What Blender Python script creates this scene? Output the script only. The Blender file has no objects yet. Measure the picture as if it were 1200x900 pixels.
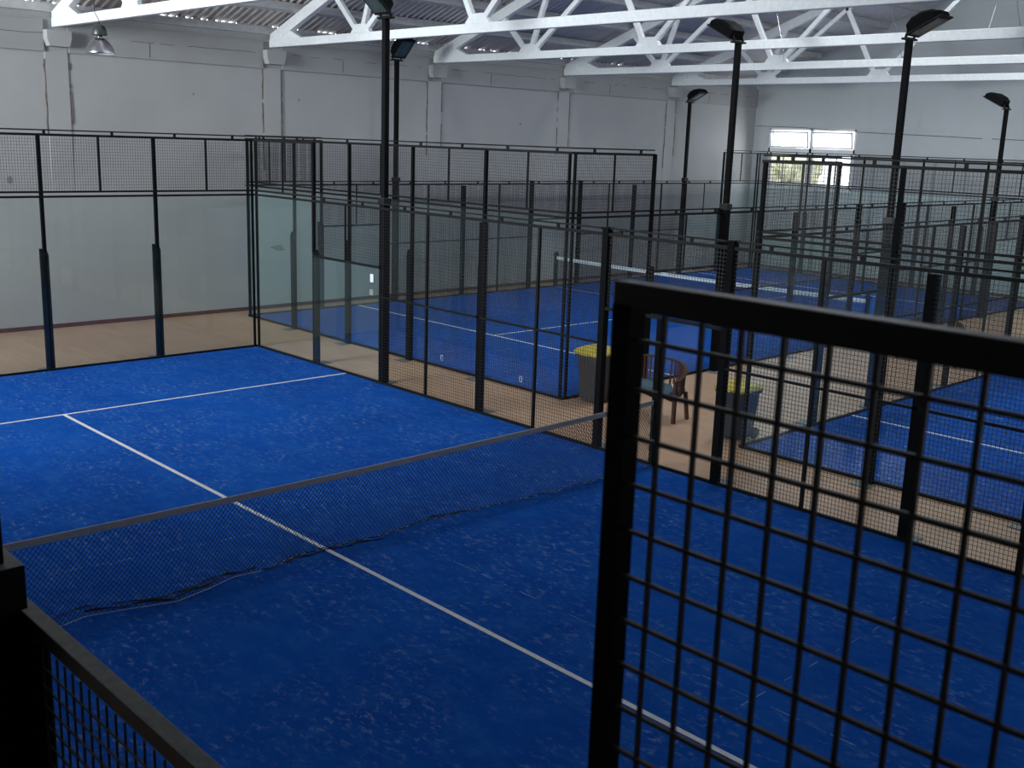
import bpy, math, random
from mathutils import Vector, Matrix
random.seed(7)
S = bpy.context.scene
COL = S.collection

# ------------------------------------------------------------------ camera
YAW, PITCH, ROLL = .7661, -.2226, .0338
cam_d = bpy.data.cameras.new('camera'); cam = bpy.data.objects.new('camera', cam_d); COL.objects.link(cam)
S.camera = cam
cam_d.sensor_width = 36; cam_d.lens = 1260.24 / 1200 * 36; cam_d.clip_start = .05; cam_d.clip_end = 300
_f = Vector((math.cos(PITCH)*math.sin(YAW), math.cos(PITCH)*math.cos(YAW), math.sin(PITCH)))
_r = Vector((math.cos(YAW), -math.sin(YAW), 0)); _u = _r.cross(_f)
_r2 = _r*math.cos(ROLL) + _u*math.sin(ROLL); _u2 = -_r*math.sin(ROLL) + _u*math.cos(ROLL)
_m = Matrix((_r2, _u2, -_f)).transposed().to_4x4(); _m.translation = Vector((-10.8262, 1.4636, 4.14))
cam.matrix_world = _m
cam_d.dof.use_dof = True; cam_d.dof.focus_distance = 16; cam_d.dof.aperture_fstop = 11

# ------------------------------------------------------------------ world, light, exposure
S.view_settings.view_transform = 'Standard'; S.view_settings.look = 'None'
S.view_settings.gamma = 1; S.view_settings.use_curve_mapping = False
S.view_settings.exposure = 0.72
S.cycles.transparent_max_bounces = 32
W = bpy.data.worlds.new('overcast_sky'); S.world = W; W.use_nodes = True
W.node_tree.nodes['Background'].inputs[0].default_value = (.86, .93, 1, 1)
W.node_tree.nodes['Background'].inputs[1].default_value = 3.0

def area(name, loc, direction, sx, sy, power, color=(.90, .96, 1), spread=180):
    l = bpy.data.lights.new(name, 'AREA'); l.shape = 'RECTANGLE'; l.size = sx; l.size_y = sy
    l.energy = power; l.color = color; l.spread = math.radians(spread)
    o = bpy.data.objects.new(name, l); COL.objects.link(o); o.location = loc
    o.rotation_euler = Vector(direction).to_track_quat('-Z', 'Y').to_euler()
    return o
HX0, HX1, HY0, HY1 = -16.8, 22.45, -2.46, 24.06       # hall shell
APEX = 10.8
ROOF0, SL = 6.46, .36
def roofz(y): return ROOF0 + SL*(HY1 - y) if y >= APEX else ROOF0 + SL*(HY1 - (2*APEX - y))
# daylight through the windows of the long right wall and near gable, plus added fill lamps under the roof
for k, wx in enumerate((3.0, 10.5, 18.0)):
    area('daylight_right_window', (wx, HY0 + .05, 4.3), (0, 1, -.15), 5.0, 1.8, 88)
area('daylight_near_gable', (HX0 + .1, 18.2, 5.7), (1, 0, .0), 4.6, 3.8, 780, spread=85)
area('daylight_far_window', (HX1 - .35, 21.75, 3.85), (-1, 0, -.1), 3.2, 1.8, 60)
for wx, pw_ in ((0.5, 85), (5.4, 170), (10.2, 210), (15.1, 220)):
    area('added_roof_fill', (wx, APEX + 1.5, roofz(APEX + 1.5) - .25), (0, .30, -1), 1.6, 2.2, pw_)  # added overhead fill, the roof has no skylight opening

# ------------------------------------------------------------------ materials
def mat(name, rgb, rough=.6, metal=0, spec=.5):
    m = bpy.data.materials.new(name); m.use_nodes = True
    b = m.node_tree.nodes['Principled BSDF']
    b.inputs['Base Color'].default_value = (*rgb, 1); b.inputs['Roughness'].default_value = rough
    b.inputs['Metallic'].default_value = metal; b.inputs['Specular IOR Level'].default_value = spec
    return m
def N(m, t, **kw):
    n = m.node_tree.nodes.new(t)
    for k, v in kw.items(): setattr(n, k, v)
    return n
def Lk(m, a, b): m.node_tree.links.new(a, b)
def coords(m, scale=(1, 1, 1), rot=(0, 0, 0)):
    t = N(m, 'ShaderNodeTexCoord'); mp = N(m, 'ShaderNodeMapping')
    mp.inputs['Scale'].default_value = scale; mp.inputs['Rotation'].default_value = rot
    Lk(m, t.outputs['Object'], mp.inputs['Vector']); return mp.outputs[0]
def noise(m, vec, scale, detail=4, rough=.6, dist=0):
    n = N(m, 'ShaderNodeTexNoise'); n.inputs['Scale'].default_value = scale
    n.inputs['Detail'].default_value = detail; n.inputs['Roughness'].default_value = rough
    n.inputs['Distortion'].default_value = dist; Lk(m, vec, n.inputs['Vector']); return n.outputs[0]
def ramp(m, fac, stops):
    r = N(m, 'ShaderNodeValToRGB'); e = r.color_ramp.elements
    while len(e) < len(stops): e.new(.5)
    for i, (p, c) in enumerate(stops):
        e[i].position = p; e[i].color = (*c, 1) if len(c) == 3 else c
    Lk(m, fac, r.inputs[0]); return r.outputs[0]
def mix(m, fac, a, b, mode='MIX'):
    x = N(m, 'ShaderNodeMix', data_type='RGBA', blend_type=mode)
    if isinstance(fac, (int, float)): x.inputs[0].default_value = fac
    else: Lk(m, fac, x.inputs[0])
    for v, i in ((a, 6), (b, 7)):
        if isinstance(v, tuple): x.inputs[i].default_value = (*v, 1)
        else: Lk(m, v, x.inputs[i])
    return x.outputs[2]
def base(m, sock): Lk(m, sock, m.node_tree.nodes['Principled BSDF'].inputs['Base Color'])
def bump(m, h, strength=.3, dist=.01):
    b = N(m, 'ShaderNodeBump'); b.inputs['Strength'].default_value = strength; b.inputs['Distance'].default_value = dist
    Lk(m, h, b.inputs['Height']); Lk(m, b.outputs[0], m.node_tree.nodes['Principled BSDF'].inputs['Normal'])

def worn(name, rgb, rough, amt=.25, scale=9, metal=0):
    m = mat(name, rgb, rough, metal)
    v = coords(m); n = noise(m, v, scale, 5, .65)
    base(m, ramp(m, n, [(.3, tuple(c*(1-amt) for c in rgb)), (.7, tuple(min(1, c*(1+amt)) for c in rgb))]))
    return m
M = {}
# turf: blue fibre with pale sand combed into streaks
def turf_mat(name, rot, sand):
    m = mat(name, (.01, .06, .26), .95, 0, .05)
    v = coords(m, (1, 1, 1)); v2 = coords(m, (1, 1.7, 1), (0, 0, rot))
    big = noise(m, v, .55, 6, .62, .6); fine = noise(m, v, 70, 3, .7); st = noise(m, v2, 9, 9, .72, .15)
    blue = mix(m, ramp(m, big, [(.3, (0, 0, 0)), (.72, (1, 1, 1))]), (.0022, .044, .265), (.0055, .088, .42))
    blue = mix(m, ramp(m, fine, [(.35, (0, 0, 0)), (.7, (1, 1, 1))]), blue, (.002, .045, .25))
    blue2 = mix(m, .55, blue, mix(m, ramp(m, fine, [(.35, (0, 0, 0)), (.7, (1, 1, 1))]), blue, (.005, .095, .45)))
    patch = ramp(m, noise(m, v, 1.0, 6, .72, .3), [(.40, (0, 0, 0)), (.66, (1, 1, 1))])
    s = ramp(m, st, [(.53, (0, 0, 0)), (.68, (1, 1, 1))])
    f = mix(m, 1.0, s, patch, 'MULTIPLY'); f = mix(m, 1.0, f, (sand, sand, sand), 'MULTIPLY')
    soft = ramp(m, noise(m, v2, 2.6, 8, .75, .3), [(.45, (0, 0, 0)), (.75, (.30, .30, .30))])
    c = mix(m, soft, blue2, (.045, .20, .52)); c = mix(m, f, c, (.27, .38, .52))
    base(m, c); bump(m, fine, .5, .004); return m
M['turf'] = turf_mat('blue_turf', .35, .62)
M['turf_far'] = turf_mat('blue_turf_even', .2, .12)
M['turf_sandy'] = turf_mat('blue_turf_sandy', -.55, 1.0)
# laminate floor
m = mat('tan_floor', (.30, .19, .12), .42, 0, .4); M['floor'] = m
br = N(m, 'ShaderNodeTexBrick'); Lk(m, coords(m, (1, 1, 1), (0, 0, math.radians(90))), br.inputs['Vector'])
br.inputs['Scale'].default_value = 1; br.inputs['Brick Width'].default_value = 1.25; br.inputs['Row Height'].default_value = .19
br.inputs['Mortar Size'].default_value = .003; br.inputs['Mortar Smooth'].default_value = .3
br.inputs['Color1'].default_value = (.46, .29, .18, 1); br.inputs['Color2'].default_value = (.41, .25, .155, 1)
br.inputs['Mortar'].default_value = (.26, .155, .09, 1)
g = noise(m, coords(m, (14, .8, 1)), 1.6, 6, .6, .6)
base(m, mix(m, ramp(m, g, [(.35, (.0, .0, .0)), (.75, (.5, .5, .5))]), br.outputs[0], (.52, .36, .25)))
# painted wall
def plaster(name, a, b, rough=.85):
    m = mat(name, a, rough, 0, .25)
    v = coords(m); n = noise(m, v, .5, 7, .62, .3); n2 = noise(m, coords(m, (1, 1, .25)), 2.2, 5, .65)
    c = mix(m, ramp(m, n, [(.3, (0, 0, 0)), (.75, (1, 1, 1))]), a, b)
    c = mix(m, ramp(m, n2, [(.62, (0, 0, 0)), (.85, (.35, .35, .35))]), c, tuple(x*.72 for x in a))
    base(m, c); bump(m, noise(m, v, 40, 4), .25, .004); return m
M['wall'] = plaster('wall_paint', (.315, .32, .32), (.355, .36, .36))
M['beam'] = plaster('ring_beam_paint', (.27, .275, .275), (.31, .315, .315))
M['gable'] = plaster('gable_paint', (.40, .425, .43), (.44, .465, .475))
M['truss'] = worn('white_truss_paint', (.66, .69, .70), .6, .08, 12)
M['crack'] = worn('brown_crack_dirt', (.13, .10, .08), .9, .5, 15)
M['skirting'] = worn('red_brown_skirting', (.085, .028, .022), .6, .3)
M['smudge'] = worn('grey_smudge', (.17, .19, .18), .9, .3, 18)
M['roof'] = worn('grey_fibre_cement', (.72, .69, .66), .9, .08, 3)
M['purlin'] = worn('purlin_paint', (.45, .45, .45), .8, .12, 6)
M['line'] = worn('white_line_paint', (.62, .64, .66), .8, .12, 20)
M['faint'] = worn('worn_seam_sand', (.12, .22, .40), .9, .5, 30)
M['black'] = worn('black_powder_coat', (.0045, .0048, .0055), .65, .35, 25)
M['rail'] = worn('black_rail_coat', (.008, .0085, .0085), .5, .35, 30)
M['wire'] = mat('black_wire', (.008, .008, .010), .5, 0, .4)
M['plate'] = worn('galvanised_plate', (.17, .20, .21), .55, .3, 30, .4)
M['net'] = mat('black_netting', (.008, .009, .013), .8)
M['tape'] = worn('grey_net_tape', (.30, .30, .31), .8, .12, 30)
M['tape_w'] = worn('white_net_tape', (.72, .74, .76), .7, .08, 30)
M['cord'] = worn('pale_cord', (.45, .47, .50), .7, .3, 12)
M['cord_d'] = worn('dark_cord', (.02, .02, .025), .8, .3, 12)
M['pvc'] = worn('white_window_frame', (.68, .69, .70), .4, .05)
M['alu'] = mat('aluminium', (.52, .52, .55), .28, 1)
M['lampcap'] = worn('dark_green_cap', (.025, .035, .03), .4, .3)
M['steel'] = mat('bolt_steel', (.35, .36, .38), .35, 1)
M['bin'] = worn('dark_grey_bin', (.045, .043, .045), .45, .25, 14)
M['bin_b'] = worn('blue_black_bin', (.012, .022, .034), .4, .25, 14)
M['lid'] = worn('yellow_lid', (.46, .38, .05), .45, .2, 8)
M['rubber'] = mat('black_rubber', (.01, .01, .01), .8)
M['wood'] = worn('red_brown_wood', (.052, .019, .012), .5, .35, 16)
for k_ in ('black', 'rail'): M[k_].node_tree.nodes['Principled BSDF'].inputs['Specular IOR Level'].default_value = .05 if k_ == 'black' else .10
M['near_rail'] = worn('lit_top_rail', (.022, .023, .022), .42, .3, 30)
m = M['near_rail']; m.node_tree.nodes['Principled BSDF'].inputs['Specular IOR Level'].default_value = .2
# overhead light put into the colour: upward faces of rails and caps paler
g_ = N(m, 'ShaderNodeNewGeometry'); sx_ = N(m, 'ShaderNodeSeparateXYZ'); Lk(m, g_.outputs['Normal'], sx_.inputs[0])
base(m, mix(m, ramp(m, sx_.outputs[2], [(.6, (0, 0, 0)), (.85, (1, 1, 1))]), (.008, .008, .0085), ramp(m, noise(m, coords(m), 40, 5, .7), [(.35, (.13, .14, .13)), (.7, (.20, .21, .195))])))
M['wood'].node_tree.nodes['Principled BSDF'].inputs['Specular IOR Level'].default_value = .2
M['cushion'] = worn('blue_grey_cushion', (.045, .095, .125), .85, .15, 20)
M['sticker'] = mat('white_sticker', (.60, .62, .64), .5)
M['plastic_red'] = mat('bottle_white', (.6, .62, .65), .4)
M['hedge'] = worn('pale_hedge', (.52, .50, .32), .8, .5, 3)
M['ground'] = worn('outside_ground', (.40, .38, .30), .9, .2, 1)
def glass(name, tint, gl, veil):
    m = bpy.data.materials.new(name); m.use_nodes = True; nt = m.node_tree; nt.nodes.remove(nt.nodes['Principled BSDF'])
    out = nt.nodes['Material Output']
    t = N(m, 'ShaderNodeBsdfTransparent'); t.inputs[0].default_value = (*tint, 1)
    g = N(m, 'ShaderNodeBsdfGlossy'); g.inputs['Roughness'].default_value = .02; g.inputs[0].default_value = (.9, 1, .98, 1)
    lw = N(m, 'ShaderNodeLayerWeight'); lw.inputs[0].default_value = .5
    pw = N(m, 'ShaderNodeMath', operation='POWER'); Lk(m, lw.outputs['Facing'], pw.inputs[0]); pw.inputs[1].default_value = 4
    fr = N(m, 'ShaderNodeMath', operation='MULTIPLY_ADD'); Lk(m, pw.outputs[0], fr.inputs[0]); fr.inputs[1].default_value = .5; fr.inputs[2].default_value = .022
    x = N(m, 'ShaderNodeMixShader'); Lk(m, fr.outputs[0], x.inputs[0]); Lk(m, t.outputs[0], x.inputs[1]); Lk(m, g.outputs[0], x.inputs[2])
    d = N(m, 'ShaderNodeBsdfDiffuse'); d.inputs[0].default_value = (.35, .52, .52, 1)
    y = N(m, 'ShaderNodeMixShader'); y.inputs[0].default_value = veil; Lk(m, x.outputs[0], y.inputs[1]); Lk(m, d.outputs[0], y.inputs[2])
    Lk(m, y.outputs[0], out.inputs[0]); return m
M['glass'] = glass('court_glass', (.955, .985, .98), .5, .013)
M['pane'] = glass('window_pane', (.97, .98, .98), .5, .0)
M['lampglass'] = glass('floodlight_glass', (.45, .48, .5), .5, .10)

# ------------------------------------------------------------------ mesh helpers
class MB:
    def __init__(s): s.v = []; s.f = []
    def poly(s, pts, faces):
        o = len(s.v); s.v += [tuple(p) for p in pts]; s.f += [tuple(i + o for i in f) for f in faces]; return s
    def box(s, x0, x1, y0, y1, z0, z1):
        p = [(x0,y0,z0),(x1,y0,z0),(x1,y1,z0),(x0,y1,z0),(x0,y0,z1),(x1,y0,z1),(x1,y1,z1),(x0,y1,z1)]
        return s.poly(p, [(0,3,2,1),(4,5,6,7),(0,1,5,4),(1,2,6,5),(2,3,7,6),(3,0,4,7)])
    def prism(s, outline, axis, a, b):      # outline: 2d points in the other two axes
        n = len(outline); pts = []
        for t in (a, b):
            for (u, w) in outline:
                pts.append({'x': (t, u, w), 'y': (u, t, w), 'z': (u, w, t)}[axis])
        return s.poly(pts, [tuple(range(n))[::-1], tuple(range(n, 2*n))] + [(i, (i+1) % n, (i+1) % n + n, i + n) for i in range(n)])
    def bar(s, a, b, w, h=None, up=(0, 0, 1)):   # rectangular bar between points
        a, b = Vector(a), Vector(b); h = h or w; d = (b - a).normalized(); u = Vector(up)
        if abs(d.dot(u)) > .98: u = Vector((1, 0, 0))
        r = d.cross(u).normalized(); u = r.cross(d).normalized()
        pts = [p + r*sx*w/2 + u*sy*h/2 for p in (a, b) for sx, sy in ((-1,-1),(1,-1),(1,1),(-1,1))]
        return s.poly(pts, [(0,1,2,3),(7,6,5,4),(0,4,5,1),(1,5,6,2),(2,6,7,3),(3,7,4,0)])
    def tube(s, pts, r, n=8, closed=False):
        pts = [Vector(p) for p in pts]; o = len(s.v); rr = r if isinstance(r, (list, tuple)) else [r]*len(pts)
        for i, p in enumerate(pts):
            d = (pts[min(i+1, len(pts)-1)] - pts[max(i-1, 0)]).normalized()
            u = Vector((0, 0, 1)) if abs(d.z) < .9 else Vector((1, 0, 0))
            a = d.cross(u).normalized(); b = a.cross(d)
            for k in range(n):
                t = 2*math.pi*k/n; s.v.append(tuple(p + (a*math.cos(t) + b*math.sin(t))*rr[i]))
        for i in range(len(pts)-1):
            for k in range(n):
                s.f.append((o+i*n+k, o+i*n+(k+1) % n, o+(i+1)*n+(k+1) % n, o+(i+1)*n+k))
        s.f.append(tuple(o+k for k in range(n))[::-1]); s.f.append(tuple(o+(len(pts)-1)*n+k for k in range(n)))
        return s
    def lathe(s, prof, cx=0, cy=0, n=24):
        o = len(s.v)
        for (r, z) in prof:
            for k in range(n):
                t = 2*math.pi*k/n; s.v.append((cx + r*math.cos(t), cy + r*math.sin(t), z))
        for i in range(len(prof)-1):
            for k in range(n):
                s.f.append((o+i*n+k, o+i*n+(k+1) % n, o+(i+1)*n+(k+1) % n, o+(i+1)*n+k))
        return s
    def build(s, name, m, parent=None, smooth=False, loc=None, rot=None, bevel=0):
        me = bpy.data.meshes.new(name); me.from_pydata(s.v, [], s.f); me.update()
        if smooth:
            for p in me.polygons: p.use_smooth = True
        me.materials.append(M[m] if isinstance(m, str) else m)
        o = bpy.data.objects.new(name, me); COL.objects.link(o); o.parent = parent
        if loc: o.location = loc
        if rot: o.rotation_euler = rot
        if bevel:
            b = o.modifiers.new('bevel', 'BEVEL'); b.width = bevel; b.segments = 2; b.limit_method = 'ANGLE'
        return o
def tag(o, label=None, cat=None, group=None, kind=None):
    if label: o['label'] = label
    if cat: o['category'] = cat
    if group: o['group'] = group
    if kind: o['kind'] = kind
    return o
def empty(name, loc, rz=0, **kw):
    o = bpy.data.objects.new(name, None); COL.objects.link(o); o.location = loc; o.rotation_euler = (0, 0, rz)
    o.empty_display_size = .2; return tag(o, **kw)
def struct(o): o['kind'] = 'structure'; return o
def children(o): return [c for c in bpy.data.objects if c.parent == o]
def copy_tree(o, parent=None):
    kids = children(o); c = o.copy(); COL.objects.link(c)
    if parent: c.parent = parent
    for k in kids: copy_tree(k, c)
    return c

# ------------------------------------------------------------------ hall shell
struct(MB().box(HX0, HX1, HY0, HY1, -.2, 0).build('floor', 'floor'))
wl = struct(MB().box(HX0, HX1, HY1, HY1 + .3, 0, 6.2).build('wall_left', 'wall'))
PIL = [-11.8, -6.9, -2.05, 2.87, 7.73, 12.62, 17.63]
for px in PIL:
    p_ = MB().prism([(HY1 - .022, 5.66), (HY1 - .022, 4.2), (HY1 + .001, 2.6), (HY1 + .02, 2.6), (HY1 + .02, 5.66)], 'x', px - .23, px + .23).build('pilaster', 'wall', wl, bevel=.008)
    MB().prism([(px - .2, 5.66), (px + .2, 5.66), (px + .25, 5.80), (px + .25, 5.97), (px - .25, 5.97), (px - .25, 5.80)], 'y', HY1 - .24, HY1 + .02).build('capital', 'wall', p_, bevel=.01)
    for sx in (-.245, .245):                # dirty cracks along the pilaster edges
        mb = MB(); z = 3.2 + random.random(); x = px + sx
        while z < 5.55:
            z2 = z + random.uniform(.06, .2); x2 = px + sx + random.uniform(-.012, .012); w = random.uniform(.010, .030)
            if random.random() < .85: mb.bar((x, HY1 - .016, z), (x2, HY1 - .016, z2), .016, w, (1, 0, 0))
            z, x = z2, x2
        mb.build('crack', 'crack', p_)
rb = MB()
for a, b in zip([HX0 + .02] + [p + .24 for p in PIL], [p - .24 for p in PIL] + [HX1 - .02]):
    rb.box(a, b, HY1 - .06, HY1 + .02, 5.56, 6.17)
rb = rb.build('ring_beam', 'beam', wl, bevel=.006)
for a, b in zip([p + .24 for p in PIL], [p - .24 for p in PIL[1:]] + [HX1 - .02]):   # hairline above the beam edge
    mb = MB(); x = a + .3; z = 5.92
    while x < b - .3:
        x2 = x + random.uniform(.1, .35); z2 = 5.90 + random.uniform(-.012, .012)
        if random.random() < .7: mb.bar((x, HY1 - .062, z), (x2, HY1 - .062, z2), .006, .012)
        x, z = x2, z2
    mb.bar((a + 1.7, HY1 - .062, 5.6), (a + 1.71, HY1 - .062, 5.88), .012, .006)
    mb.build('hairline', 'crack', rb)
mb = MB()                                   # grey smears on the plaster
for cx, cz, w, h in ((2.95, 1.46, .42, .10), (3.02, 1.40, .30, .07), (-3.1, 3.05, .12, .16), (3.6, 4.9, .06, .07), (10.9, 4.6, .07, .09), (0.9, 4.9, .05, .05)):
    k = 14; pts = [(cx + w/2*math.cos(6.283*i/k)*random.uniform(.8, 1.05), HY1 - .004, cz + h/2*math.sin(6.283*i/k)*random.uniform(.8, 1.05)) for i in range(k)]
    mb.poly(pts, [tuple(range(k))])
mb.build('smudge', 'smudge', wl)
struct(MB().box(HX0 + .01, HX1 - .01, HY1 - .025, HY1, 0, .085).build('baseboard_left', 'skirting'))
struct(MB().box(HX1 - .025, HX1, HY0 + .01, HY1 - .03, 0, .085).build('baseboard_back', 'skirting'))

# far gable with its window
WY0, WY1, WZ0, WZ1 = 20.07, 23.42, 2.86, 4.86
mb = MB()
def gable_poly(mb, x0, x1, ylo, yhi, zlo=None, zhi=None):
    ys = [ylo] + ([APEX] if ylo < APEX < yhi else []) + [yhi]
    top = [(y, (zhi if zhi is not None else roofz(y) - .03)) for y in ys]
    out = [(ylo, zlo or 0), (yhi, zlo or 0)] + top[::-1]
    mb.prism(out, 'x', x0, x1)
gable_poly(mb, HX1, HX1 + .3, HY0 - .3, WY0); mb.box(HX1, HX1 + .3, WY0, WY1, 0, WZ0)
gable_poly(mb, HX1, HX1 + .3, WY0, WY1, WZ1); gable_poly(mb, HX1, HX1 + .3, WY1, HY1 + .3)
wb = struct(mb.build('wall_back', 'gable'))
mb = MB().tube([(HX1 - .012, HY1 - .05, 4.93), (HX1 - .012, 22.2, 4.90), (HX1 - .012, 20.0, 4.78), (HX1 - .012, 17.0, 4.70), (HX1 - .012, 15.9, 4.66)], .008, 6)
mb.tube([(HX1 - .012, 15.6, 4.66), (HX1 - .012, 13.5, 4.62), (HX1 - .012, 9, 4.6)], .008, 6)
mb.build('wall_cable', 'rail', wb)
win = struct(empty('window_1', (HX1, (WY0 + WY1)/2, WZ0)))
def wbox(mb, y0, y1, z0, z1, d0=.03, d1=.10): mb.box(d0, d1, y0 - (WY0+WY1)/2, y1 - (WY0+WY1)/2, z0 - WZ0, z1 - WZ0)
ym = (WY0 + WY1)/2
mb = MB()
for a in ((WY0, WY0 + .07, WZ0, WZ1), (WY1 - .07, WY1, WZ0, WZ1), (ym - .05, ym + .05, WZ0, WZ1)): wbox(mb, *a, -.01, .12)
wbox(mb, WY0, WY1, WZ0, WZ0 + .07, -.01, .12); wbox(mb, WY0, WY1, WZ1 - .06, WZ1, -.01, .12); wbox(mb, WY0, WY1, 4.05, 4.2, -.01, .12)
mb.build('window_frame', 'pvc', win, bevel=.006)
for (a, b) in ((WY0 + .08, ym - .06), (ym + .06, WY1 - .08)):
    cy = (a + b)/2 - ym; hw = (b - a)/2
    sash = MB(); H = .56
    for (y0, y1, z0, z1) in ((-hw, -hw + .05, 0, H), (hw - .05, hw, 0, H), (-hw, hw, 0, .05), (-hw, hw, H - .05, H)): sash.box(-.02, .02, y0, y1, z0, z1)
    so = sash.build('tilting_sash', 'pvc', win, loc=(-.02, cy, 4.21 - WZ0), rot=(0, math.radians(-12), 0))
    MB().box(-.004, .004, -hw + .05, hw - .05, .05, H - .05).build('pane', 'pane', so)
    lo = MB()
    for (y0, y1, z0, z1) in ((a, a + .06, WZ0 + .08, 4.04), (b - .06, b, WZ0 + .08, 4.04), (a, b, WZ0 + .08, WZ0 + .14), (a, b, 3.98, 4.04)): wbox(lo, y0, y1, z0, z1, .02, .08)
    lo = lo.build('lower_sash', 'pvc', win)
    g = MB(); wbox(g, a + .06, b - .06, WZ0 + .14, 3.98, .045, .053); g.build('pane', 'pane', lo)
mb = MB()                                   # security grille outside
for k in range(1, 14): y = WY0 + k*(WY1 - WY0)/14; mb.box(.2, .21, y - ym - .005, y - ym + .005, .05, 1.2)
for k in range(9): z = .1 + k*.135; mb.box(.198, .212, WY0 - ym, WY1 - ym, z, z + .01)
mb.build('window_grille', 'pvc', win)
MB().box(-.10, .2, -1.72, 1.72, -.05, 0).build('window_sill', 'pvc', win, bevel=.006)

# near gable and right wall with the openings the daylight comes through
mb = MB(); a, b, z0, z1 = 15.8, 20.6, 3.7, 7.6
gable_poly(mb, HX0 - .3, HX0, HY0 - .3, a); mb.box(HX0 - .3, HX0, a, b, 0, z0)
mb.prism([(a, z1), (b, z1), (b, roofz(b) - .03), (a, roofz(a) - .03)], 'x', HX0 - .3, HX0)
gable_poly(mb, HX0 - .3, HX0, b, HY1 + .3)
struct(mb.build('wall_front', 'gable'))
mb = MB()
for k in range(5): y = a + k*(b - a)/4; mb.box(-.06, .02, y - a - .04, y - a + .04, 0, z1 - z0)
for z in (0, 1.1, z1 - z0 - .06): mb.box(-.06, .02, 0, b - a, z, z + .06)
struct(mb.build('window_2', 'pvc', loc=(HX0 - .1, a, z0)))
mb = MB(); xs = [HX0, .4, 5.6, 7.9, 13.1, 15.4, 20.6, HX1]
for i in range(0, 7):
    if i % 2 == 0: mb.box(xs[i], xs[i+1], HY0 - .3, HY0, 0, 6.4)
    else: mb.box(xs[i], xs[i+1], HY0 - .3, HY0, 0, 3.3); mb.box(xs[i], xs[i+1], HY0 - .3, HY0, 5.3, 6.4)
struct(mb.build('wall_right', 'wall'))
for i, x0 in enumerate((.4, 7.9, 15.4)):
    mb = MB()
    for k in range(5): x = k*1.3; mb.box(x - .03, x + .03, 0, .08, 0, 2)
    for z in (0, 1.2, 1.94): mb.box(0, 5.2, 0, .08, z, z + .06)
    struct(mb.build('window_%d' % (i + 3), 'pvc', loc=(x0, HY0 - .2, 3.3)))

# roof: corrugated sheets on purlins
def sheet(y0, y1):
    mb = MB(); pitch = .177; n = int((HX1 + .6 - HX0)/pitch*6); o = 0
    for i in range(n + 1):
        x = HX0 - .3 + i*pitch/6; dz = .026*math.cos(2*math.pi*i/6)
        for y in (y0, y1): mb.v.append((x, y, roofz(y) + .03 + dz))
    for i in range(n): mb.f.append((2*i, 2*i+2, 2*i+3, 2*i+1))
    return mb
ceil_ = struct(sheet(APEX, HY1 + .0).build('ceiling', 'roof', smooth=True))
s2 = sheet(HY0, APEX).build('roof_sheet', 'roof', ceil_, smooth=True)
for o in (ceil_, s2):
    md = o.modifiers.new('thick', 'SOLIDIFY'); md.thickness = .007; md.offset = 1
for sgn in (1, -1):
    for k in range(12):
        y = HY1 - .03 - 1.17*k; hwp = .055 if k else .022
        if y < APEX + .15: continue
        yy = y if sgn > 0 else 2*APEX - y
        zt = roofz(yy) + .003; s_ = SL*hwp*(-1 if sgn > 0 else 1)
        plug = []
        if k == 0:
            x = HX0
            while x < HX1 - 1:
                l = random.choice((1, 1, 2, 3, 5)) * .177; gap = random.choice((1, 1, 2, 3)) * .177
                plug.append((x + .03, x + l + .03)); x += l + (gap if x < 8 else gap*.4 if x > 11 else gap*.7)
        mb = MB().prism([(yy - hwp, zt - .16 - s_), (yy + hwp, zt - .16 + s_), (yy + hwp, zt + s_), (yy - hwp, zt - s_)], 'x', HX0, HX1)
        for (a, b) in plug: mb.box(a, b, yy - .018, yy + .018, zt - .02, zt + .05)
        mb.build('purlin', 'purlin', ceil_)
# dark joint between wall head and the eaves purlin
for y0, y1 in ((HY1 + .04, HY1 + .28), (HY0 - .28, HY0 - .04)): MB().box(HX0, HX1, y0, y1, 6.20, 6.42).build('eaves_filler', 'beam', ceil_)

# trusses
def rafz(y): return roofz(y) - .16 - .13      # centre line of the rafter
def truss(x, label):
    t = empty('roof_truss', (x, HY1, 6.0), 0, label=label, cat='roof truss', group='white roof trusses')
    def B(p, q, w, h, name):
        mb = MB().bar((0, p[0] - HY1, p[1] - 6.0), (0, q[0] - HY1, q[1] - 6.0), w, h); return mb.build(name, 'truss', t, bevel=.012)
    B((HY1 - .02, 6.12), (HY0 + .02, 6.12), .13, .175, 'bottom_chord')
    B((HY1 - .1, rafz(HY1 - .1)), (APEX, rafz(APEX)), .14, .24, 'rafter'); B((HY0 + .1, rafz(HY0 + .1)), (APEX, rafz(APEX)), .14, .24, 'rafter')
    for sg in (1, -1):
        Y = lambda y: y if sg > 0 else 2*APEX - y
        for (a, za, b, slot) in ((20.62, 6.2, 21.5, 0), (20.50, 6.2, 19.95, 0), (20.42, 6.2, 17.35, 0), (17.0, 6.2, 18.15, 0), (16.82, 6.2, 12.6, 0)):
            B((Y(a), za), (Y(b), rafz(Y(b)) - .05), .10, .115, 'strut')
        for yn in (20.52, 16.9):
            g = MB().prism([(Y(yn - .34) - HY1, .2), (Y(yn + .34) - HY1, .2), (Y(yn + .19) - HY1, .38), (Y(yn - .19) - HY1, .38)], 'x', -.052, .052)
            g.build('gusset', 'truss', t, bevel=.01)
        ye = HY1 - .04
        g = MB().prism([(Y(ye) - HY1, .08), (Y(ye - 1.3) - HY1, .2), (Y(ye - .8) - HY1, rafz(Y(ye - .8)) - 6.08), (Y(ye) - HY1, rafz(Y(ye)) - 5.92)], 'x', -.06, .06)
        g.build('heel_gusset', 'truss', t, bevel=.01)
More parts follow.
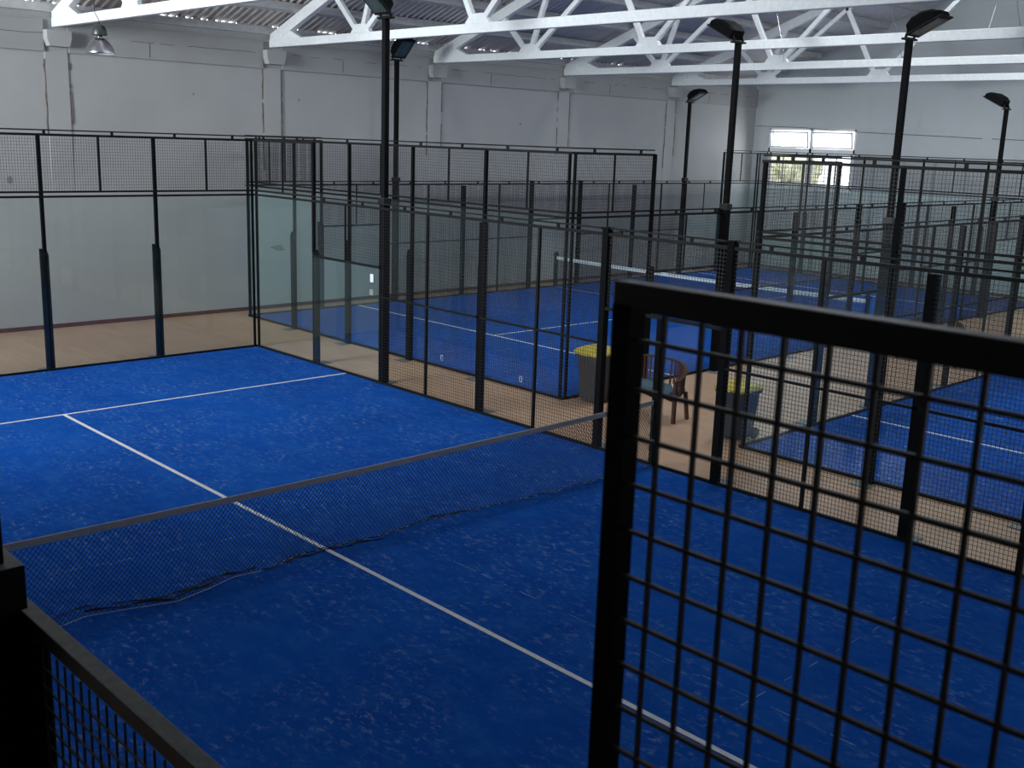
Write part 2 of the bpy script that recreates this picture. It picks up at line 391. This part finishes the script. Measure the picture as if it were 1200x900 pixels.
for x, lab in zip(PIL[2:], (
        'white roof truss the dome pendant lamp hangs in front of, leftmost in the photo', 'second white roof truss from the left, passing right behind the nearest pole top',
        'third white roof truss from the left, just beyond the two poles', 'fourth white roof truss from the left, last but one before the far gable',
        'farthest white roof truss, lowest in the photo, just before the gable with the window')):
    truss(x, lab)

# hanging wires under the roof
def wire(pts, label, r=.006):
    o = MB().tube(pts, r, 5).build('hanging_wire', 'alu'); tag(o, label, 'wire', 'thin wires hanging from the roof')
wire([(12.5, 17.1, roofz(17.1) - .18), (12.5, 16.92, 7.3), (12.5, 16.66, 6.45), (12.5, 16.62, 6.2)], 'thin straight wire hanging just right of the lamp of the middle tall pole')
wire([(12.5, 14.2, roofz(14.2) - .2), (12.5, 13.99, 7.34), (12.5, 13.9, 7.0), (12.5, 13.82, 6.9), (12.5, 13.78, 6.7), (12.5, 13.6, 6.22)], 'knotted thin wire hanging just left of the tall pole at the right', .009)
wire([(12.5, 11.4, roofz(11.4) - .2), (12.5, 11.65, 7.2), (12.5, 11.75, 6.7)], 'slanting thin wire at the top right, leaning left towards its foot', .005)
wire([(12.7, 11.2, roofz(11.2) - .2), (12.7, 11.30, 7.2), (12.7, 11.1, 6.5), (12.7, 11.0, 5.9)], 'thin wire at the top right passing down over two chords', .008)

# ------------------------------------------------------------------ courts
def rect(mb, x0, x1, y0, y1, z0, z1): return mb.box(min(x0, x1), max(x0, x1), min(y0, y1), max(y0, y1), z0, z1)
def court(name, ox, oy, rz, m, label, dx=20, dy=10, seams=False):
    # local X along the length, Y across
    t = MB().box(.025, dx - .025, .025, dy - .025, .001, .012).build(name, m, loc=(ox, oy, 0), rot=(0, 0, rz))
    tag(t, label, 'court surface')
    for a in (3.05, 16.95): MB().box(a - .025, a + .025, .03, dy - .03, .012, .016).build('service_line', 'line', t)
    MB().box(3.05, 16.95, dy/2 - .025, dy/2 + .025, .012, .0162).build('centre_line', 'line', t)
    return t
CA = court('turf_carpet', 0, 0, math.pi/2, 'turf', 'large blue turf carpet of the nearest padel court with white lines')
CB = court('turf_carpet', 1.72, 13.3, 0, 'turf_far', 'smooth bright blue turf carpet of the padel court along the left wall')
CC = court('turf_carpet', 1.72, -.2, 0, 'turf_sandy', 'sandy blue turf carpet of the padel court at the right edge')
# worn seams of the nearest court (local coords: X = world y, Y = -world x)
mb = MB(); y = 3.4
while y < 9.75:
    l = random.uniform(.03, .3); w = random.uniform(.004, .012); mb.box(y, y + l, 4.2 - w, 4.2, .0125, .014); y += l + random.uniform(.02, .22)
x = -7.4
while x < -5.3:
    l = random.uniform(.03, .2); w = random.uniform(.005, .016); yy = 11.19 + (x + 6.94)*-.12; mb.box(yy - w, yy, -x - l, -x, .0125, .014); x += l + random.uniform(.03, .16)
x = -5.2
while x < -.9:
    l = random.uniform(.03, .16); w = random.uniform(.004, .012); mb.box(5.57 - w, 5.57, -x - l, -x, .0125, .014); x += l + random.uniform(.05, .3)
tag(mb.build('worn_seam', 'faint', CA), kind='stuff')

# ------------------------------------------------------------------ fence kit (local X along the fence, Y outwards)
def grid(s0, s1, z0, z1, r=.002, px=.045, pz=.05, y=.0):
    mb = MB(); nx = max(1, round((s1 - s0)/px)); nz = max(1, round((z1 - z0)/pz))
    for i in range(1, nx):
        x = s0 + (s1 - s0)*i/nx; mb.box(x - r, x + r, y - r, y + r, z0, z1)
    for k in range(1, nz):
        z = z0 + (z1 - z0)*k/nz; mb.box(s0, s1, y - r + 2*r, y + r + 2*r, z - r, z + r)
    return mb
def thick_post(s, ztop, wide=.13, thin=.055, corner=False):
    mb = MB()
    mb.prism([(s - wide/2, 0), (s + wide/2, 0), (s + wide/2, 2.0), (s + wide*.2, 2.1), (s - wide/2, 2.1)], 'y', .02, .09)
    mb.box(s - thin/2, s + thin/2, -.01, .045, 2.05, ztop); return mb
def plates(par, ss, y=.10):
    for s in ss: MB().box(s - .13, s + .13, y, y + .2, .0, .010).build('base_plate', 'plate', par)
def top_rails(par, s0, s1, z, rod=True):
    mb = MB().box(s0, s1, -.02, .02, z - .04, z)
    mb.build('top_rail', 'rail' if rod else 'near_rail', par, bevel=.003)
    if rod:
        mb = MB().box(s0, s1, -.011, .011, z + .045, z + .067); s = s0 + .35
        while s < s1: mb.box(s - .02, s + .02, -.015, .015, z, z + .067); s += 1.15
        mb.build('tie_rod', 'rail', par)
def back_enclosure(loc, rz, label, L=10, sticker=()):
    e = empty('glass_back_wall', (*loc, 0), rz, label=label, cat='court wall', group='glass end walls of the padel courts')
    n = int(L/2)
    for i in range(n):
        g = MB().box(2*i + .012, 2*i + 1.988, -.006, .006, .03, 2.95).build('glass_panel', 'glass', e)
        for (k, dx, z) in sticker:
            if k == i:
                mb = MB(); x = 2*i + dx
                for (a, b, c, d) in ((0, .07, 0, .012), (0, .07, .088, .1), (0, .012, 0, .1), (.058, .07, 0, .1)): mb.box(x + a, x + b, .006, .009, z + c, z + d)
                mb.build('sticker', 'sticker', g)
        grid(2*i + .03, 2*i + 1.97, 3.06, 3.96).build('mesh_panel', 'wire', e)
        MB().box(2*i + .985, 2*i + 1.015, -.015, .015, 3.05, 3.96).build('mesh_upright', 'rail', e)
    for i in range(1, n): thick_post(2*i, 3.97).build('post', 'black', e)
    for s in (.055, L - .055): MB().box(s - .018, s + .018, -.015, .025, 0, 3.97).build('corner_post', 'black', e)
    MB().box(0, L, -.02, .02, .0, .045).build('bottom_rail', 'rail', e)
    mb = MB().box(0, L, -.018, .018, 2.95, 2.985); mb.build('glass_rail', 'rail', e)
    MB().box(0, L, -.018, .018, 3.03, 3.062).build('mesh_rail', 'rail', e)
    top_rails(e, 0, L, 4.0, True); plates(e, [2*i for i in range(1, n)])
    return e
def side_enclosure(loc, rz, label, poles=(4, 16), netpost2=False, rod=True, steps=(2, 18), r=.002, sticker=None):
    e = empty('side_fence', (*loc, 0), rz, label=label, cat='court fence', group='side fences of the padel courts')
    L = 20; a2, b2 = steps
    def glassp(s0, s1, z):
        g = MB().box(s0 + .012, s1 - .012, -.006, .006, .03, z - .03).build('glass_panel', 'glass', e); return g
    for (s0, s1) in ((0, a2), (b2, L)):
        glassp(s0, s1, 2.98); MB().box(s0, s1, -.018, .018, 2.95, 2.985).build('glass_rail', 'rail', e)
        MB().box(s0, s1, -.018, .018, 3.03, 3.062).build('mesh_rail', 'rail', e)
        if rod: grid(s0 + .03, s1 - .03, 3.06, 3.96, r).build('mesh_panel', 'wire', e)
        else: grid(s0, s1, 3.05, 4.0, r).build('mesh_panel', 'wire', e)
        m_ = (s0 + s1)/2
        if rod: MB().box(m_ - .014, m_ + .014, -.015, .015, 3.05, 3.96).build('mesh_upright', 'rail', e)
        if rod: top_rails(e, s0, s1, 4.0, rod)
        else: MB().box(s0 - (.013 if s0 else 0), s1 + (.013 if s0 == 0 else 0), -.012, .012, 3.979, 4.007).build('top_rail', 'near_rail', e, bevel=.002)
    for (s0, s1) in ((a2, 4), (16, b2)):
        g = glassp(s0, s1, 2.0); MB().box(s0, s1, -.018, .018, 1.97, 2.01).build('glass_rail', 'rail', e)
        if sticker and s0 < 5:
            mb = MB().box(s1 - .26, s1 - .17, -.012, -.0065, 1.72, 1.86); mb.build('sticker', 'sticker', g)
            MB().box(s1 - .28, s1 - .17, -.011, -.0065, 1.50, 1.60).build('sticker', 'smudge', g)
        grid(s0 + .03, s1 - .03, 2.01, 2.95, r).build('mesh_panel', 'wire', e)
        m_ = (s0 + s1)/2; MB().box(m_ - .012, m_ + .012, -.015, .015, 2.0, 2.95).build('mesh_upright', 'rail', e)
    for (s0, s1) in ((4, 6.5), (6.5, 9), (11, 13.5), (13.5, 16)):
        grid(s0 + .05, s1 - .05, .04, 2.95, r).build('mesh_panel', 'wire', e)
        m_ = (s0 + s1)/2; MB().box(m_ - .02, m_ + .02, -.02, .02, .0, 2.95).build('mesh_upright', 'rail', e)
        MB().box(s0 + .04, s1 - .04, -.022, .010, 1.485, 1.515).build('middle_rail', 'rail', e)
    for (s0, s1) in ((9, 10), (10, 11)):
        grid(s0 + .04, s1 - .02, 2.01, 2.95, r).build('mesh_panel', 'wire', e)
        MB().box(s0, s1, -.02, .02, 1.96, 2.0).build('opening_rail', 'rail', e)
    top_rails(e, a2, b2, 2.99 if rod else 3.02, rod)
    for s in (a2, b2): 
        if rod: thick_post(s, 3.99, .14).build('post', 'black', e)
        else: MB().box(s - .011, s + .013, -.012, .012, 0, 3.984).build('post', 'black', e)
    if not rod: MB().box(3.885, 4.0, -.02, .02, 0, 2.98).build('post', 'black', e)
    for s in (4, 16):
        if s not in poles: MB().box(s - .06, s + .06, .02, .10, 0, 2.98).build('post', 'black', e)
    for s in (6.5, 13.5): MB().box(s - .06, s + .06, .02, .10, 0, 2.93).build('post', 'black', e)
    for s in (9, 11):
        mb = MB().box(s - .05, s + .05, -.03, .07, 0, 3.03); mb.box(s - .065, s + .065, -.045, .085, 3.03, 3.06); mb.build('post', 'black', e, bevel=.004)
    if netpost2: MB().box(10 - .04, 10 + .04, -.03, .05, 0, 1.97).build('post', 'black', e)
    for s in (.055, L - .055): MB().box(s - .018, s + .018, -.015, .025, 0, 3.97).build('corner_post', 'black', e)
    MB().box(0, L, -.02, .02, .0, .045).build('bottom_rail', 'rail', e)
    plates(e, [a2, 4, 6.5, 9, 11, 13.5, 16, b2]); return e

H = math.pi/2
back_enclosure((-10, 20), 0, 'glass end wall with mesh top at the far end of the nearest court')
side_enclosure((0, 20), -H, 'long fence on the right side of the nearest court, glass then mesh', netpost2=True, sticker=True)
# the near left fence, seen from beside the camera: rail at 3 m, raised corner panel at 4 m
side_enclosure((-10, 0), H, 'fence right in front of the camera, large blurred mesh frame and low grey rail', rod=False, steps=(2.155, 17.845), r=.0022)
back_enclosure((1.72, 13.3), H, 'glass end wall of the left-wall court, facing the nearest court', sticker=((0, .95, .12), (1, 1.05, .14)))
side_enclosure((21.72, 13.3), 2*H, 'fence of the left-wall court on the bench aisle side')
side_enclosure((1.72, 23.3), 0, 'fence of the left-wall court running close along the left wall')
back_enclosure((21.72, 23.3), -H, 'glass end wall with mesh top standing before the window gable')
back_enclosure((1.72, -.2), H, 'glass end wall of the right-hand court, seen through the near mesh')
side_enclosure((1.72, 9.8), 0, 'fence of the right-hand court on the bench aisle side')

# ------------------------------------------------------------------ light poles
def light_pole(loc, face, label, h=6.0, tl=27):
    """face = heading the floodlight points to (radians); pole stands in the fence line"""
    e = empty('light_pole', (*loc, 0), face, label=label, cat='light pole', group='tall floodlight poles')
    MB().box(-.13, .13, -.13, .13, 0, .012).build('base_plate', 'plate', e)
    MB().box(-.065, .065, -.065, .065, .012, 3.03).build('lower_sleeve', 'black', e, bevel=.004)
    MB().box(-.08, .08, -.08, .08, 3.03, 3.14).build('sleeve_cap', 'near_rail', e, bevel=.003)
    MB().box(-.046, .046, -.046, .046, 3.14, h).build('pole', 'black', e, bevel=.004)
    MB().box(-.05, .05, -.17, .17, h, h + .03).build('crossarm', 'rail', e, bevel=.003)
    fl = empty('floodlight', (0, 0, 0)); bpy.data.objects.remove(fl)
    # bracket: U of flat steel
    mb = MB()
    for sy in (-.13, .13): mb.bar((0, sy, h + .03), (.03, sy, h + .13), .012, .04, (1, 0, 0))
    mb.box(-.02, .02, -.136, .136, h + .03, h + .042); mb.build('bracket', 'rail', e)
    # housing in its own frame: X forward, Z up (back of lamp), glass below; tilted 40 deg up
    prof = [(-.02, -.05), (.55, -.05), (.55, .03), (.47, .10), (.30, .155), (.12, .15), (.0, .09)]
    hb = MB(); n = len(prof); sec = []
    for yy, k in ((-.21, .72), (-.19, .93), (-.12, 1), (.12, 1), (.19, .93), (.21, .72)):
        sec.append([(x if k == 1 else .29 + (x - .29)*k, yy, (z if z < 0 else z*k)) for x, z in prof])
    pts = [p for s_ in sec for p in s_]; f = [tuple(range(n))[::-1], tuple(range(5*n, 6*n))]
    for j in range(5):
        for i in range(n): f.append((j*n + i, j*n + (i+1) % n, (j+1)*n + (i+1) % n, (j+1)*n + i))
    hb.poly(pts, f)
    tilt = math.radians(-tl)
    ho = hb.build('floodlight_housing', 'black', e, loc=(.03, 0, h + .13), rot=(0, tilt, 0), bevel=.008)
    rim = MB().box(-.03, .56, -.215, .215, -.07, -.05).build('rim', 'rail', ho)
    MB().box(.03, .50, -.17, .17, -.082, -.071).build('lamp_glass', 'lampglass', ho)
    mb = MB().prism([(.10, -.0712), (.44, -.0712), (.40, -.0705), (.18, -.0705)], 'y', -.10, .10); mb.build('reflector', 'alu', ho)
    return e
light_pole((.09, 16), math.pi, 'nearest tall floodlight pole, at the right fence of the nearest court', 5.97, 42)
light_pole((-10.09, 4.005), 0, 'dark pole with square capped sleeve at the left edge beside the low grey rail')
light_pole((5.98, 23.39), -H, 'floodlight pole just behind the nearest one, close to the left wall', 5.95, 44)
light_pole((5.76, 13.21), H, 'floodlight pole in the middle, its lamp turned left, behind the wooden bench', 5.95)
light_pole((17.75, 23.39), -H, 'smallest floodlight pole near the hall corner, left of the window', 5.5)
light_pole((17.45, 13.21), H, 'floodlight pole at the far right edge, its lamp turned left', 5.3)
light_pole((5.55, 9.89), -H, 'thick tall floodlight pole right of the middle, its lamp turned right', 5.85)

# ------------------------------------------------------------------ nets
def net(p0, p1, cord, label, tape, post_short=True, hc=.86, he=.90, tape_h=.06, split=1.0):
    """p0,p1: ground ends. cord: function u->(offset sideways) of the bottom"""
    P0, P1 = Vector((*p0, 0)), Vector((*p1, 0)); Ln = (P1 - P0).length; d = (P1 - P0)/Ln; nrm = Vector((-d.y, d.x, 0))
    ang = math.atan2(d.y, d.x)
    e = empty('padel_net', (*p0, 0), ang, label=label, cat='net', group='nets of the padel courts')
    top = lambda s: hc + (he - hc)*abs(2*s/Ln - 1)**1.5
    def pt(s, t):            # t 0 top .. 1 bottom, local coords
        s = min(max(s, .05), Ln - .05); z = (top(s) - .03)*(1 - t) + .018*t
        return Vector((s, cord(s)*t*t + .02*math.sin(s*2.3 + t*3)*t*(1 - t), z))
    mb = MB(); pitch = .046; rows = 15; ns = int(Ln/pitch); r = .0019
    for dirn in (1, -1):
        for i in range(-rows, ns + rows):
            pl = []
            for k in range(0, rows + 1, 3):
                s = (i + dirn*(k if dirn > 0 else k))*pitch
                if -.001 <= s <= Ln + .001: pl.append(pt(s, k/rows))
            for a, b in zip(pl[:-1], pl[1:]): mb.bar(a, b, r*2, r*2, (0, 1, 0))
    mb.build('netting', 'net', e)
    # tape
    tb = MB(); n = 24
    for i in range(n):
        a, b = .05 + i*(Ln - .1)/n, .05 + (i + 1)*(Ln - .1)/n
        pts = [(a, -.008, top(a) - tape_h), (b, -.008, top(b) - tape_h), (b, -.008, top(b)), (a, -.008, top(a)), (a, .008, top(a) - tape_h), (b, .008, top(b) - tape_h), (b, .008, top(b)), (a, .008, top(a))]
        tb.poly(pts, [(0,1,2,3),(7,6,5,4),(3,2,6,7),(0,4,5,1)])
    tb.build('top_tape', tape, e)
    n = 260; a_ = [pt(i*Ln/n, 1) + Vector((0, 0, .004)) for i in range(n + 1)]
    k_ = int(n*split)
    if k_ > 0: MB().tube(a_[:k_ + 1], .004, 5).build('bottom_cord', 'cord', e)
    if k_ < n:
        MB().tube([p + Vector((.012*math.sin(i*1.9), .012*math.cos(i*1.3), .012)) for i, p in enumerate(a_[k_:])], .007, 5).build('bottom_cord', 'cord_d', e)
        MB().tube([p + Vector((.01*math.cos(i*1.1), .014*math.sin(i*1.7), .012)) for i, p in enumerate(a_[k_:])], .0025, 5).build('bottom_thread', 'cord', e)
    if post_short:
        for s in (.08, Ln - .08):
            mb = MB().box(s - .03, s + .03, -.05, .05, .012, 1.02); mb.box(s - .05, s + .05, -.09, .09, .93, .96)
            mb.build('net_post', 'black', e, bevel=.004)
    for s in (.0 + .06, Ln - .06):       # lacing at the ends
        MB().tube([pt(s, k/8) + Vector((.03*math.sin(k*2.1), .02*math.cos(k*1.7), 0)) for k in range(9)], .005, 5).build('side_lacing', 'cord_d', e)
    return e
# measured bottom-cord positions of the nearest net: world x -> world y
CORD = [(-10, 10.05), (-7.7, 10.08), (-7.49, 10.14), (-7.17, 10.06), (-6.74, 9.93), (-6.39, 10.01), (-6.07, 10.11), (-5.68, 10.05), (-5.5, 10.13), (-5.37, 10.18),
        (-5.03, 10.17), (-4.42, 10.10), (-3.68, 10.17), (-3.22, 10.13), (-2.5, 10.05), (-1.68, 10.01), (-1, 9.99), (0, 9.97)]
def cordA(s):
    x = s - 10
    for (a, ya), (b, yb) in zip(CORD, CORD[1:]):
        if a <= x <= b: return ya + (yb - ya)*(x - a)/(b - a) - 10
    return 0
netA = net((-10, 10), (0, 10), cordA, 'long dark net with grey tape across the nearest court', 'tape', post_short=False, split=.42)
net((11.72, 13.3), (11.72, 23.3), lambda s: .03*math.sin(s), 'net with bright white tape across the left-wall court', 'tape_w', tape_h=.09)
# loose dark cord lying along the foot of the nearest net
for (x0, x1, off, r_) in ((-7.45, -5.75, .10, .010), (-7.2, -6.0, .16, .007), (-5.5, -4.3, -.03, .008), (-3.6, -3.1, .07, .008), (-7.9, -7.3, .2, .006)):
    n = int((x1 - x0)/.05)
    MB().tube([(x0 + 10 + .05*i, cordA(x0 + 10 + .05*i) + off + .02*math.sin(i*.8) + .012*random.uniform(-1, 1), .022) for i in range(n)], [r_*random.uniform(.5, 1.2) for i in range(n)], 5).build('bunched_netting', 'cord_d', netA)
# ------------------------------------------------------------------ pendant lamp
e = empty('pendant_lamp', (-2.13, 21.75, 5.45), 0, label='dome pendant lamp hanging by the left wall, polished metal reflector', cat='lamp')
MB().lathe([(.255, 0), (.26, .012), (.255, .03), (.235, .10), (.195, .175), (.14, .235), (.085, .27), (.07, .275), (.0, .276)], n=32).build('reflector', 'alu', e, smooth=True)
MB().lathe([(.25, .002), (.23, .098), (.19, .17), (.13, .228), (.0, .26)], n=32).build('reflector_inside', 'pvc', e, smooth=True)
MB().lathe([(.05, .27), (.05, .33), (.0, .33)], n=16).build('neck', 'steel', e, smooth=True)
MB().lathe([(.0, .325), (.135, .325), (.14, .34), (.125, .42), (.105, .475), (.07, .50), (.0, .505)], n=20).build('ballast_housing', 'lampcap', e, smooth=True)
MB().tube([(0, 0, .50), (.01, .02, .60), (-.01, .14, .72), (-.01, .15, .95)], .006, 6).build('hanging_wire', 'rail', e)
MB().lathe([(.0, .07), (.05, .09), (.06, .14), (.04, .2), (.03, .26)], n=14).build('bulb', 'sticker', e, smooth=True)

# ------------------------------------------------------------------ wheelie bins
def rr(w, d, r, n=4):
    out = []
    for cx, cy, a0 in ((w/2 - r, d/2 - r, 0), (-w/2 + r, d/2 - r, 90), (-w/2 + r, -d/2 + r, 180), (w/2 - r, -d/2 + r, 270)):
        for k in range(n + 1):
            a = math.radians(a0 + 90*k/n); out.append((cx + r*math.cos(a), cy + r*math.sin(a)))
    return out
def loft(mb, rings):
    n = len(rings[0]); o = len(mb.v)
    for R in rings: mb.v += [tuple(p) for p in R]
    for j in range(len(rings) - 1):
        for i in range(n): mb.f.append((o + j*n + i, o + j*n + (i+1) % n, o + (j+1)*n + (i+1) % n, o + (j+1)*n + i))
    mb.f.append(tuple(o + i for i in range(n))[::-1]); mb.f.append(tuple(o + (len(rings)-1)*n + i for i in range(n)))
    return mb
def wheelie_bin(loc, rz, body, label, s=1.0, lid2=None):
    e = empty('wheelie_bin', (*loc, 0), rz, label=label, cat='bin', group='wheelie bins with yellow lids')
    mb = MB(); loft(mb, [[(x*s, y*s, z*s) for x, y in rr(w, d, .04)] for w, d, z in ((.36, .40, .03), (.38, .42, .05), (.47, .52, .74), (.53, .58, .75), (.53, .58, .80))])
    b = mb.build('bin_body', body, e, smooth=False)
    for k in range(5):
        x = -.14 + .07*k
        for sy in (-1, 1): MB().bar((x*.8*s, sy*.203*s, .08*s), (x*s, sy*.258*s, .70*s), .022*s, .012*s, (0, 1, 0)).build('rib', body, b)
    mb = MB(); loft(mb, [[(x*s, (y - .01)*s, (z + hz*max(0, 1 - abs(y)/.3))*s) for x, y in rr(w, d, .05)] for w, d, z, hz in ((.56, .62, .80, 0), (.56, .62, .835, 0), (.50, .56, .87, .02), (.30, .34, .905, .03), (.1, .12, .925, .02))])
    lid = mb.build('lid', 'lid', e, smooth=False, bevel=.005)
    MB().tube([(-.2*s, .34*s, .80*s), (.2*s, .34*s, .80*s)], .015*s, 8).build('handle', body, e)
    MB().box(-.08*s, .08*s, -.345*s, -.31*s, .80*s, .825*s).build('lid_grip', 'lid', lid)
    for sx in (-1, 1):
        w = MB(); w.tube([(sx*.19*s, .20*s, .09*s), (sx*.24*s, .20*s, .09*s)], .09*s, 16); w.build('wheel', 'rubber', e)
    return e
wheelie_bin((2.13, 12.93), math.radians(-90), 'bin', 'grey wheelie bin with yellow lid by the left-wall court corner, left of the bench')
wheelie_bin((2.12, 10.16), math.radians(-90), 'bin_b', 'dark blue-black wheelie bin with yellow lid behind the right-hand court glass', .92)

# ------------------------------------------------------------------ curved wooden benches
def bench(loc, rz, label, L=1.25):
    """front faces -Y in local space"""
    e = empty('wooden_bench', (*loc, 0), rz, label=label, cat='bench', group='curved wooden benches')
    hw = L/2
    def arc(t):         # t 0..1 from left arm front round the back to right arm front (x, y, z)
        a = math.pi*(1 - t); c, s_ = math.cos(a), math.sin(a)
        x = hw*math.copysign(abs(c)**.55, c); y = -.22 + .46*abs(s_)**.75
        z = .66 + .22*abs(s_)**1.3; return x, y, z
    n = 40; top = [arc(i/n) for i in range(n + 1)]
    mb = MB()
    for a, b in zip(top[:-1], top[1:]): mb.bar(a, b, .06, .028)
    mb.build('top_rail', 'wood', e, bevel=.004)
    k = 0
    for i in range(1, 34):
        x, y, z = arc(i/34.)
        if i/34. < .03 or i/34. > .97: continue
        MB().bar((x*.97, y*.97 - .005, .44), (x, y, z - .01), .028, .012, (0, 1, 0)).build('back_slat', 'wood', e)
    seat = MB(); m_ = 10
    loft(seat, [[(x, y, z) for x, y in [(-hw + .03, -.24), (hw - .03, -.24), (hw - .02, -.05), (hw - .12, .14), (hw*.5, .2), (-hw*.5, .2), (-hw + .12, .14), (-hw + .02, -.05)]] for z in (.40, .43)])
    seat.build('seat', 'wood', e, bevel=.004)
    ap = MB().prism([(-hw + .05, .40), (-hw + .05, .34)] + [(x*(hw - .08), .355 + .02*math.cos(x*9)) for x in [(-.9 + .15*q) for q in range(13)]] + [(hw - .05, .34), (hw - .05, .40)], 'y', -.235, -.215)
    ap.build('apron', 'wood', e)
    cu = MB(); loft(cu, [[(x*k_, y*k_ + .0, z) for x, y in rr(L - .16, .40, .06)] for z, k_ in ((.431, .97), (.45, 1), (.48, 1), (.50, .96))])
    cu.build('cushion', 'cushion', e, smooth=False, loc=(0, -.03, 0), bevel=.01)
    for sx in (-1, 1):
        MB().bar((sx*(hw - .01), -.215, 0), (sx*(hw - .01), -.215, .665), .055, .05, (0, 1, 0)).build('leg', 'wood', e, bevel=.004)
        MB().bar((sx*(hw - .06), .19, 0), (sx*(hw - .09), .15, .44), .05, .05, (0, 1, 0)).build('leg', 'wood', e, bevel=.004)
    return e
bench((2.2, 11.82), -H, 'curved wooden bench with blue-grey cushion seen behind the near mesh')
bench((10.35, 11.15), -H, 'distant curved wooden bench between the two far courts at the right')
o = MB().lathe([(0, 0), (.033, 0), (.035, .01), (.035, .12), (.013, .155), (.013, .17), (0, .17)], n=14).build('water_bottle', 'plastic_red', smooth=True, loc=(2.2, 11.4, .53), rot=(0, math.radians(88), .4))
tag(o, 'small white bottle lying on the blue-grey cushion of the nearer bench', 'bottle')

# ------------------------------------------------------------------ outside the window
o = MB().box(HX1 + .3, 70, -30, 60, -.25, -.05).build('floor_outside', 'ground'); o.name = 'ground_outside'; struct(o)  # ground slab outdoors beyond the far gable, not a trim
mb = MB()
for i in range(160):
    cx, cy, cz, r = 27 + random.uniform(-.5, .5), random.uniform(24.6, 30), random.uniform(0, 4.1), random.uniform(.3, .55)
    a, b = random.random()*6, random.random()
    seg = []
    for u in range(1, 5):
        th = math.pi*u/5
        seg.append([(cx + r*math.sin(th)*math.cos(a + q*1.047)*random.uniform(.8, 1.2), cy + r*math.sin(th)*math.sin(a + q*1.047)*random.uniform(.8, 1.2), cz + r*math.cos(th)) for q in range(6)])
    loft(mb, seg)
tag(mb.build('hedge', 'hedge'), 'pale yellow-green hedge outside behind the gable window', 'hedge')
